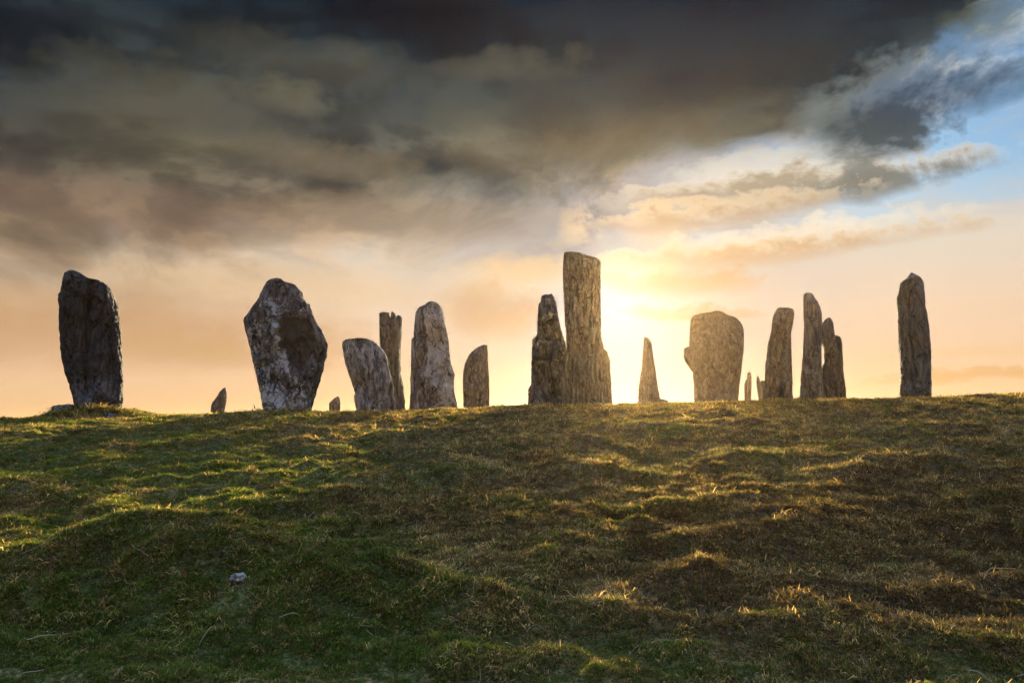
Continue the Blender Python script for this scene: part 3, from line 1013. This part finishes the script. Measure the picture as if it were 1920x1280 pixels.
# I: ragged tapering stone beside the tall one
def fI(fx, fy):
    d = line_groove(fx, fy, [(1012, 730), (1022, 750), (1030, 762)], 4, 0.10)
    d += -0.12 * np.exp(-((fx - 1037) / 12) ** 2 - ((fy - 735) / 22) ** 2)
    d += -0.06 * np.exp(-((fy - 676 - (fx - 1010) * 0.1) / 3.0) ** 2) - 0.05 * np.exp(-((fy - 640) / 2.5) ** 2)
    return d, 0.4 * np.exp(-((fx - 1040) / 14) ** 2 - ((fy - 738) / 20) ** 2), np.zeros_like(fx)  # darker within the same hollow
standing_stone([stone_shell(
    [(1034, 550.2), (1030, 552.5), (1022, 551.5), (1019, 553.5), (1015.2, 557), (1014.4, 566.8), (1009.5, 571), (1008.5, 590), (1006.5, 628), (998, 636), (997, 655), (997, 675.7), (996, 700), (995.5, 721), (990.5, 729), (989.7, 745), (989, 763)],
    [(1034, 550.2), (1036.5, 552), (1038.3, 556), (1043.7, 569.5), (1047.6, 598.7), (1055.6, 630.6), (1060, 645), (1062.5, 655), (1061, 668), (1060, 689), (1061, 720), (1062, 763)],
    20.0, 0.85, 'block', 11, 180, 150, 1.5, 0.8, fI)], m_och, 'ragged tapering stone close against the left of the tallest stone')

# J: the tallest
def fJ(fx, fy):
    d = line_groove(fx, fy, [(1062, 520), (1070, 600), (1068, 670), (1072, 760)], 3, 0.05)
    d += line_groove(fx, fy, [(1108, 500), (1110, 600), (1112, 700), (1122, 760)], 2.5, 0.06)
    d += -0.07 * sstep(1124, 1134, fx) * sstep(640, 660, fy)
    d += 0.05 * sstep(492, 486, fy - (fx - 1060) * 0.18)
    return d, 0.5 * sstep(490, 484, fy - (fx - 1060) * 0.18), np.zeros_like(fx)  # shade along the top edge put into the colour
standing_stone([stone_shell(
    [(1063, 473.6), (1059.6, 474.6), (1057, 478), (1055.6, 486), (1055, 529.7), (1057.7, 569.5), (1059.6, 609), (1062, 650), (1060, 660), (1059, 670), (1059, 720), (1058, 765)],
    [(1063, 473.6), (1070, 474.3), (1082, 476.6), (1092.8, 479), (1104, 482.4), (1114, 485), (1121, 486.4), (1125, 489), (1126.4, 494), (1126, 540), (1126, 582.8), (1127.8, 635.9), (1132.6, 653.5), (1139, 658.5), (1144.6, 678.4), (1146, 715.6), (1148.5, 765)],
    21.0, 0.8, 'block', 12, 230, 180, 0.8, 1.0, fJ)], m_och, 'tallest stone, flat slanting top and shouldered base, beside the sun')

# K: thin spire and the slab at its foot
standing_stone([stone_shell(
    [(1209, 631.6), (1207.2, 633), (1206.5, 645), (1203, 689), (1199.5, 710), (1196.9, 728.8), (1196, 762)],
    [(1209, 631.6), (1214, 633.6), (1220, 637), (1222, 645), (1223, 651.8), (1229.5, 694), (1234.9, 731.5), (1238.8, 747.4), (1240, 762)],
    28.0, 0.7, 'wedge', 13, 130, 110, 0.8)], m_och, 'narrow pointed spire of stone standing alone right of the sun')
standing_stone([stone_shell(
    [(1240, 747), (1224, 748.4), (1210, 750), (1196, 752.5), (1189, 755), (1187, 758), (1187, 764)],
    [(1240, 747), (1246, 748.5), (1252, 750.4), (1254, 753), (1254, 764)],
    27.6, 0.5, 'slab', 14, 40, 110, 0.5, 1.0, None, 0.6)], m_och, 'low flat slab lying at the foot of the narrow spire', 'fallen_slab', None, 'boulder')

# M: broad pale stone with a notch jutting left
standing_stone([stone_shell(
    [(1349, 583), (1338, 584), (1330.5, 585.6), (1322, 587.6), (1313, 588.2), (1304, 590.4), (1297, 594), (1295, 599), (1294.4, 605), (1292.7, 628.8), (1292.7, 648.5), (1287, 651), (1281.8, 653.9), (1281.5, 670), (1285.8, 680), (1294, 692), (1299, 699), (1300.4, 723), (1302, 760)],
    [(1349, 583), (1356, 585), (1361, 588), (1366.6, 591), (1377, 593), (1382, 597), (1387, 602), (1391, 607), (1393, 611.6), (1394.5, 622), (1395.3, 637), (1394, 663), (1390.7, 689), (1387, 723), (1383.8, 760)],
    24.0, 0.6, 'slab', 15, 170, 170, 0.7, 0.6)], m_gold, 'broad golden stone with a small ledge jutting from its left edge')

# N, O: small far stones
standing_stone([stone_shell(
    [(1405, 696.7), (1402, 698), (1400.6, 703), (1400, 711), (1396.7, 714), (1395, 720), (1395.3, 760)],
    [(1405, 696.7), (1408, 699), (1409, 704), (1409.6, 714.7), (1409, 735), (1408.7, 760)],
    42.0, 0.5, 'block', 16, 90, 80, 0.8)], m_och, 'thin little far stone just right of the broad golden stone')
standing_stone([
    stone_shell([(1421, 703.8), (1418.6, 705.6), (1417.6, 715), (1419, 730), (1421.6, 745), (1422.6, 760)],
                [(1421, 703.8), (1423, 705.5), (1424.8, 710), (1426, 718), (1430, 735), (1434, 760)], 36.0, 0.45, 'slab', 17, 80, 70, 0.6),
    stone_shell([(1430, 712.8), (1427, 714), (1425.5, 718), (1424, 735), (1424.5, 760)],
                [(1430, 712.8), (1434, 714), (1437, 720), (1440, 760)], 36.2, 0.45, 'block', 18, 70, 70, 0.6)],
    m_brown, 'stubby fork-topped far stone tucked behind the left foot of a round-shouldered stone')

# P
def fP(fx, fy):
    d = line_groove(fx, fy, [(1474, 600), (1466, 660), (1462, 720), (1458, 756)], 5, 0.08)
    b = -1.0 * sstep(700, 730, fy)
    st = 0.7 * sstep(712, 735, fy) * np.exp(-((fx - 1458) / 18) ** 2)
    return d, st, b
standing_stone([stone_shell(
    [(1470, 576.6), (1461, 577.2), (1456.5, 580), (1454, 585), (1449, 594), (1447.5, 606), (1446.6, 621.5), (1440, 641.8), (1436.9, 672), (1434.4, 686.5), (1434, 713), (1431, 733), (1431, 758)],
    [(1470, 576.6), (1479, 576.9), (1485.6, 578.4), (1488.6, 582), (1490, 588), (1489, 597), (1486.6, 607), (1483, 625.6), (1484, 652), (1485.6, 692.6), (1486.6, 739), (1490.7, 758)],
    21.5, 0.7, 'rightface', 19, 150, 140, 1.0, 0.9, fP)], m_och, 'round-shouldered stone with dark stained foot, left of the paired slabs')

# Q, R: paired slabs with a slot of light between
standing_stone([stone_shell(
    [(1514, 548.2), (1509.5, 549.4), (1507, 551.5), (1506, 556), (1506, 581), (1507.5, 615.4), (1505.5, 662), (1502, 702.7), (1500, 733), (1498.4, 756)],
    [(1514, 548.2), (1523, 549.8), (1525.5, 553), (1527.5, 557.5), (1534, 564.7), (1537.5, 574), (1541, 585), (1542, 605), (1540.6, 641.8), (1540.6, 682), (1542.4, 702.7), (1545.5, 756)],
    19.0, 0.55, 'rightface', 20, 170, 140, 1.0, 1.1)], m_ash, 'taller left slab of the pair with a slot of light between them')
standing_stone([stone_shell(
    [(1554, 594.8), (1549, 596.8), (1545, 600), (1541, 606), (1538, 621.5), (1540, 645), (1544.6, 652), (1544.6, 680), (1539, 690), (1536, 756)],
    [(1554, 594.8), (1558.7, 596), (1561.5, 602), (1563.8, 611.4), (1566, 629.5), (1572, 630.4), (1576, 632.5), (1579, 641.8), (1580.6, 662), (1581, 692.6), (1585, 723), (1587, 739), (1586.4, 756)],
    19.9, 0.6, 'block', 21, 150, 140, 1.0, 1.0)], m_brown, 'shorter stepped right slab of the pair with a slot of light between them')

# S
def fS(fx, fy):
    d = line_groove(fx, fy, [(1707, 530), (1705, 590), (1708, 650), (1716, 710)], 3.5, 0.10)
    d += line_groove(fx, fy, [(1697, 670), (1704, 700), (1712, 730)], 3, 0.06)
    d += -0.05 * np.exp(-((fy - 573) / 2.2) ** 2) * sstep(1708, 1700, fx)
    b = 0.8 * sstep(715, 745, fy) * sstep(1705, 1720, fx)
    return d, np.zeros_like(fx), b
standing_stone([stone_shell(
    [(1709, 510.8), (1705.5, 514), (1702.3, 519.5), (1699.5, 524), (1696.6, 527), (1690, 530), (1686.6, 533), (1684, 551), (1680, 567), (1682, 592), (1684, 626), (1685, 660), (1688, 689), (1686.4, 734.7), (1689, 754)],
    [(1709, 510.8), (1713.5, 513.5), (1719, 517), (1726, 520.5), (1730.6, 524.5), (1732.6, 532), (1734, 542), (1735.6, 576), (1739.7, 592), (1743, 621), (1746, 653), (1746, 694), (1746.5, 728), (1748.7, 754)],
    17.0, 0.6, 'slab', 22, 190, 150, 1.0, 1.0, fS)], m_slate, 'tall blue-grey pointed stone standing alone at the far right end')


# ---------------------------------------------------------------- loose rocks
def rock(name, px, py, dist, w, d, h, seed, mat, label, sink=0.3, yaw=0.0):
    rows, ring = 26, 44
    ph = np.linspace(0.02, math.pi - 0.02, rows)
    th = np.linspace(0, 2 * math.pi, ring, endpoint=False)
    PH, TH_ = np.meshgrid(ph, th, indexing='ij')
    n = np.stack([np.sin(PH) * np.cos(TH_), np.sin(PH) * np.sin(TH_), np.cos(PH)], -1).reshape(-1, 3)
    nn = np.sign(n) * np.abs(n) ** 0.75
    r = 1 + 0.30 * fbm(n * 1.3 + seed, seed, 3) + 0.10 * fbm(n * 5 + seed, seed + 3, 2)
    V = nn * r[:, None] * (w / 2, d / 2, h / 2)
    idx = np.arange(rows * ring).reshape(rows, ring)
    F = np.stack([idx[:-1], idx[1:], np.roll(idx[1:], -1, 1), np.roll(idx[:-1], -1, 1)], -1).reshape(-1, 4)
    V = np.vstack([V, V[idx[0]].mean(0), V[idx[-1]].mean(0)])
    k = rows * ring
    F = np.vstack([F, np.stack([np.full(ring // 2, k), idx[0][0::2], idx[0][1::2], np.roll(idx[0], -2)[0::2]], -1),
                   np.stack([np.full(ring // 2, k + 1), np.roll(idx[-1], -2)[0::2], idx[-1][1::2], idx[-1][0::2]], -1)])
    ob = mesh_obj(name, V, F, mat)
    if dist is None:
        x, y = hit_ground(px, py)
    else:
        dv = ray(px, py)
        x, y = dv[0] / dv[1] * dist, dist
    ob.location = (x, y, gz(x, y) + h * (0.5 - sink))
    ob.rotation_euler = (0, 0, yaw)
    attr(ob, 'stain_shade', np.zeros(len(V)))
    attr(ob, 'bloom', np.full(len(V), 0.3))
    tag(ob, label, 'rock')
    return x, y


m_white = stone_mat('pale_quartz', (0.80, 0.79, 0.77), (0.62, 0.60, 0.58), 0.5, (0.84, 0.83, 0.82), (0.70, 0.68, 0.66), seed=11.0)
rock('boulder', 121, 768, 14.6, 0.46, 0.4, 0.20, 3, m_lich, 'grey lichened boulder in the grass mound left of the broad charcoal stone', 0.30)
rock('boulder', 205, 770, 14.25, 0.24, 0.2, 0.11, 8, m_lich, 'small pale rock in the turf at the foot of the broad charcoal stone', 0.25)
WR = rock('white_rock', 446, 1087, None, 0.072, 0.055, 0.036, 12, m_white, 'small white rock in a dark hollow of the green foreground mound', 0.15, 0.3)


# ---------------------------------------------------------------- turf (uncountable: instanced blades)
def blade_mat(name, rough=0.6, trans=0.4):
    m, q, out = new_mat(name)
    a = q.new('ShaderNodeAttribute', attribute_type='INSTANCER', attribute_name='tint').outputs['Color']
    t = q.new('ShaderNodeAttribute', attribute_name='along').outputs['Fac']
    vv = q.new('ShaderNodeAttribute', attribute_name='vary').outputs['Fac']
    col = q.mix(1.0, a, q.ramp(vv, [(0.0, (0.45, 0.45, 0.5)), (0.6, (1.0, 1.0, 1.0)), (1.0, (2.0, 1.75, 1.4))]), 'MULTIPLY')
    d = q.new('ShaderNodeBsdfDiffuse')
    q.put(d.inputs['Color'], col)
    tr = q.new('ShaderNodeBsdfTranslucent')
    q.put(tr.inputs['Color'], q.mix(1.0, col, (1.25, 1.15, 0.7), 'MULTIPLY'))
    mx = q.new('ShaderNodeMixShader')
    mx.inputs[0].default_value = trans
    m.node_tree.links.new(d.outputs[0], mx.inputs[1])
    m.node_tree.links.new(tr.outputs[0], mx.inputs[2])
    m.node_tree.links.new(mx.outputs[0], out.inputs['Surface'])
    return m


mat_blade = blade_mat('grass_blade', trans=0.32)
mat_sprig = blade_mat('heather_sprig', trans=0.12)


def tuft_mesh(name, n, hmin, hmax, width, lean, spread, seed, mat, bend=0.6):
    r = np.random.default_rng(seed)
    V, F, A, B = [], [], [], []
    for i in range(n):
        az = r.uniform(0, 2 * math.pi)
        base = np.array([r.normal(0, spread), r.normal(0, spread), -0.006])
        h = r.uniform(hmin, hmax)
        le = abs(r.normal(lean, 0.35))
        dirh = np.array([math.cos(az), math.sin(az), 0])
        w = width * r.uniform(0.7, 1.3)
        sd = np.array([-dirh[1], dirh[0], 0]) * w / 2
        vb = r.uniform(0, 1)
        pts = []
        for k in range(3):
            s = k / 2.0
            ang = le * (0.4 + bend * s)
            pts.append(base + (dirh * math.sin(ang) + np.array([0, 0, math.cos(ang)])) * h * s)
        k0 = len(V)
        V += [pts[0] - sd, pts[0] + sd, pts[1] - sd * 0.8, pts[1] + sd * 0.8, pts[2] - sd * 0.15, pts[2] + sd * 0.15]
        F += [(k0, k0 + 1, k0 + 3, k0 + 2), (k0 + 2, k0 + 3, k0 + 5, k0 + 4)]
        A += [0, 0, 0.5, 0.5, 1, 1]
        B += [vb] * 6
    ob = mesh_obj(name, np.array(V), np.array(F), mat, smooth=False)
    COL.objects.unlink(ob)
    attr(ob, 'along', np.array(A, float))
    attr(ob, 'vary', np.array(B, float))
    return ob


kit = bpy.data.collections.new('turf_kit')
KIT = []
for i in range(3):
    KIT.append(tuft_mesh('kit_a%d' % i, 22, 0.012, 0.032, 0.0030, 1.0, 0.015, 100 + i, mat_blade))
for i in range(3):
    KIT.append(tuft_mesh('kit_b%d' % i, 18, 0.014, 0.042, 0.0026, 1.25, 0.016, 200 + i, mat_blade, 0.9))
for i in range(3):
    KIT.append(tuft_mesh('kit_c%d' % i, 34, 0.007, 0.022, 0.0044, 0.95, 0.018, 300 + i, mat_sprig))
for o in KIT:
    kit.objects.link(o)


def scatter(n, y0, y1, seed):
    r = np.random.default_rng(seed)
    # even per metre of width at a distance: density thins with distance
    lo = np.linspace(y0, y1, 400)
    w = (1.72 * lo + 3.0) / lo
    cdf = np.cumsum(w)
    cdf /= cdf[-1]
    y = np.interp(r.random(n), cdf, lo)
    x = (r.random(n) * 2 - 1) * (0.86 * y + 1.5)
    return x, y, r


N = 400000
sx, sy, r = scatter(N, 2.15, 17.5, 21)
ex, ey, _ = scatter(130000, 2.15, 5.8, 22)          # the nearest turf is packed closer
sx, sy, N = np.r_[sx, ex], np.r_[sy, ey], N + 130000
cg, cd, cs = cover(sx, sy)
u1, u2 = r.random(N), r.random(N)
kindv = np.where(u1 < 0.14 + 0.66 * cg - 0.25 * cd, 0, np.where(u2 < 0.34 + 0.70 * cs - 0.25 * cd, 1, 2))
# molehill-dark ground carries fewer blades
keep = ~((cd > 0.75) & (r.random(N) < 0.25))
fine_n = perlin(np.stack([sx * 3.2, sy * 3.2, 0 * sx + 0.2], -1), 60)
fine_m = perlin(np.stack([sx * 0.8, sy * 1.1, 0 * sx + 0.6], -1), 61)
idx = kindv * 3 + r.integers(0, 3, N)
green1, green2 = np.array([0.062, 0.110, 0.018]), np.array([0.155, 0.200, 0.038])
straw1, straw2 = np.array([0.22, 0.155, 0.056]), np.array([0.50, 0.39, 0.19])
brown1, brown2 = np.array([0.080, 0.057, 0.026]), np.array([0.26, 0.195, 0.080])
mixv = np.clip(0.42 + 0.5 * fine_n + 0.35 * fine_m + 0.35 * perlin(np.stack([sx * 8.5, sy * 8.5, 0 * sx + 0.4], -1), 62) + 0.25 * r.normal(size=N), 0, 1.25)[:, None]
tint = np.where((kindv == 0)[:, None], green1 + (green2 - green1) * mixv,
                np.where((kindv == 1)[:, None], straw1 + (straw2 - straw1) * mixv, brown1 + (brown2 - brown1) * mixv))
clump = perlin(np.stack([sx * 8.5, sy * 8.5, 0 * sx + 0.4], -1), 62) + 0.6 * perlin(np.stack([sx * 17.0, sy * 17.0, 0 * sx + 0.4], -1), 63)
size = (0.75 + 0.5 * r.random(N)) * (0.8 + 0.045 * np.clip(sy, 0, 16)) * (1 + 0.4 * fine_n) * (0.70 + 0.65 * sstep(-0.45, 0.5, clump))
# longer tussocks at the feet of the two broad stones and by the white rock
for (ax, ay, rx, ry, k) in [(-9.1, 14.5, 0.9, 0.5, 0.25), (-5.1, 15.0, 0.5, 0.35, 0.4)]:
    size = size * (1 + k * np.exp(-((sx - ax) / rx) ** 2 - ((sy - ay) / ry) ** 2))
size = size * (1 + 0.3 * sstep(11.5, 13.5, sy)) * (0.62 + 0.38 * sstep(2.6, 3.6, sy))
for (fx_, fy_, fw_) in FEET:
    size = size * (1 + 0.75 * np.exp(-(np.maximum(np.abs(sx - fx_) - fw_, 0) / 0.15) ** 2 - ((sy - fy_) / 0.35) ** 2))
keep &= ~((np.abs(sx - WR[0]) < 0.09) & (sy < WR[1] + 0.06) & (sy > WR[1] - 0.16) & (r.random(N) < 0.9))
sx, sy, idx, tint, size = sx[keep], sy[keep], idx[keep], tint[keep], size[keep]
n = len(sx)
sz = ground_z(sx, sy)
eps = 0.04
slx = (ground_z(sx + eps, sy) - sz) / eps
sly = (ground_z(sx, sy + eps) - sz) / eps
rot = np.stack([np.arctan(sly) * 0.8 + r.normal(0, 0.14, n), -np.arctan(slx) * 0.8 + r.normal(0, 0.14, n), r.random(n) * 2 * math.pi], -1)

turf_me = bpy.data.meshes.new('turf')
turf_me.vertices.add(n)
turf_me.vertices.foreach_set('co', np.stack([sx, sy, sz], -1).astype(np.float32).ravel())
turf = bpy.data.objects.new('grass', turf_me)
COL.objects.link(turf)
attr(turf, 'rot', rot, 'FLOAT_VECTOR')
attr(turf, 'size', size)
attr(turf, 'pick', idx, 'INT')
attr(turf, 'tint', np.concatenate([tint, np.ones((n, 1))], 1), 'FLOAT_COLOR')
tag(turf, 'short green and straw-coloured moorland grass mixed with brown heather', 'grass', kind='stuff')

ng = bpy.data.node_groups.new('turf_scatter', 'GeometryNodeTree')
ng.interface.new_socket('Geometry', in_out='INPUT', socket_type='NodeSocketGeometry')
ng.interface.new_socket('Geometry', in_out='OUTPUT', socket_type='NodeSocketGeometry')
gi = ng.nodes.new('NodeGroupInput')
go = ng.nodes.new('NodeGroupOutput')
iop = ng.nodes.new('GeometryNodeInstanceOnPoints')
ci = ng.nodes.new('GeometryNodeCollectionInfo')
ci.inputs['Collection'].default_value = kit
ci.inputs['Separate Children'].default_value = True
ci.inputs['Reset Children'].default_value = True


def named(nm, ty):
    k = ng.nodes.new('GeometryNodeInputNamedAttribute')
    k.data_type = ty
    k.inputs['Name'].default_value = nm
    return [o for o in k.outputs if o.enabled and o.name == 'Attribute'][0]


e2r = ng.nodes.new('FunctionNodeEulerToRotation')
ng.links.new(named('rot', 'FLOAT_VECTOR'), e2r.inputs[0])
ng.links.new(gi.outputs[0], iop.inputs['Points'])
ng.links.new(ci.outputs[0], iop.inputs['Instance'])
iop.inputs['Pick Instance'].default_value = True
ng.links.new(named('pick', 'INT'), iop.inputs['Instance Index'])
ng.links.new(e2r.outputs[0], iop.inputs['Rotation'])
ng.links.new(named('size', 'FLOAT'), iop.inputs['Scale'])
ng.links.new(iop.outputs[0], go.inputs[0])
md = turf.modifiers.new('scatter', 'NODES')
md.node_group = ng


# ---------------------------------------------------------------- dry stalks lying on the turf
def stalks():
    r = np.random.default_rng(77)
    V, F = [], []
    spots = [(1905, 1075, 0.22), (1790, 1186, 0.10), (1905, 1245, 0.18), (1810, 1250, 0.12), (1600, 1020, 0.10), (1670, 1050, 0.09), (590, 965, 0.22), (600, 985, 0.25),
             (250, 1112, 0.12), (400, 1195, 0.10), (105, 1212, 0.12), (1370, 1135, 0.12), (560, 1170, 0.10), (870, 925, 0.2), (1330, 950, 0.15), (400, 795, 0.2)]
    items = [(*px_on_ground(a, b), l, 0.0020) for a, b, l in spots]
    for i in range(260):
        y = r.uniform(2.2, 11.0)
        x = r.uniform(-0.8, 0.8) * y
        items.append((x, y, r.uniform(0.05, 0.14), r.uniform(0.0008, 0.0014)))
    for (x, y, l, w) in items:
        a = r.uniform(0, 2 * math.pi)
        curl = r.normal(0, 7.0)
        n_ = 9
        px_, py_ = x, y
        arch = r.uniform(0.0, 0.012)
        ring = []
        for k in range(n_):
            s = k / (n_ - 1)
            zc = 0.020 + arch * math.sin(math.pi * s)
            ring.append((px_, py_, zc, a))
            a += curl * l / n_ + r.normal(0, 0.1)
            px_ += math.cos(a) * l / n_
            py_ += math.sin(a) * l / n_
        b = len(V)
        for (cx, cy, cz, aa) in ring:
            sx_, sy_ = -math.sin(aa), math.cos(aa)
            V.extend([(cx + sx_ * w, cy + sy_ * w, cz), (cx - sx_ * w, cy - sy_ * w, cz), (cx, cy, cz + w * 1.8)])
        for k in range(n_ - 1):
            for j in range(3):
                p0, p1 = b + k * 3 + j, b + k * 3 + (j + 1) % 3
                F.append((p0, p1, p1 + 3, p0 + 3))
    V = np.array(V)
    V[:, 2] += ground_z(V[:, 0], V[:, 1])
    m, q, out = new_mat('bleached_straw')
    pb = q.new('ShaderNodeBsdfPrincipled')
    nn = q.noise(q.new('ShaderNodeTexCoord').outputs['Object'], 12.0, 3, 0.5)
    q.put(pb.inputs['Base Color'], q.mix(nn, (0.20, 0.15, 0.08), (0.42, 0.36, 0.25)))
    pb.inputs['Roughness'].default_value = 0.7
    m.node_tree.links.new(pb.outputs[0], out.inputs['Surface'])
    ob = mesh_obj('dry_stalks', V, F, m)
    tag(ob, 'scattered bleached straw stalks curling on the turf', 'dry grass', kind='stuff')


stalks()

# ---------------------------------------------------------------- haze: golden air, standing in partly for sun glare in the lens
mz, q, out = new_mat('glare_haze')
pv = q.new('ShaderNodeVolumePrincipled')
pv.inputs['Color'].default_value = (1.0, 0.73, 0.39, 1)
pv.inputs['Density'].default_value = 0.00022
pv.inputs['Anisotropy'].default_value = 0.81
mz.node_tree.links.new(pv.outputs[0], out.inputs['Volume'])
zl, zh = -17.5, 6.9
hxv = 1700.0
hv = [(a, b, c_) for c_ in (zl, zh) for b in (-1500.0, hxv) for a in (-hxv, hxv)]
hf = [(0, 2, 3, 1), (4, 5, 7, 6), (0, 1, 5, 4), (2, 6, 7, 3), (0, 4, 6, 2), (1, 3, 7, 5)]
hz = mesh_obj('haze', hv, hf, mz, smooth=False)
tag(hz, 'thin golden haze standing in partly for glare around the low sun', 'haze', kind='stuff')
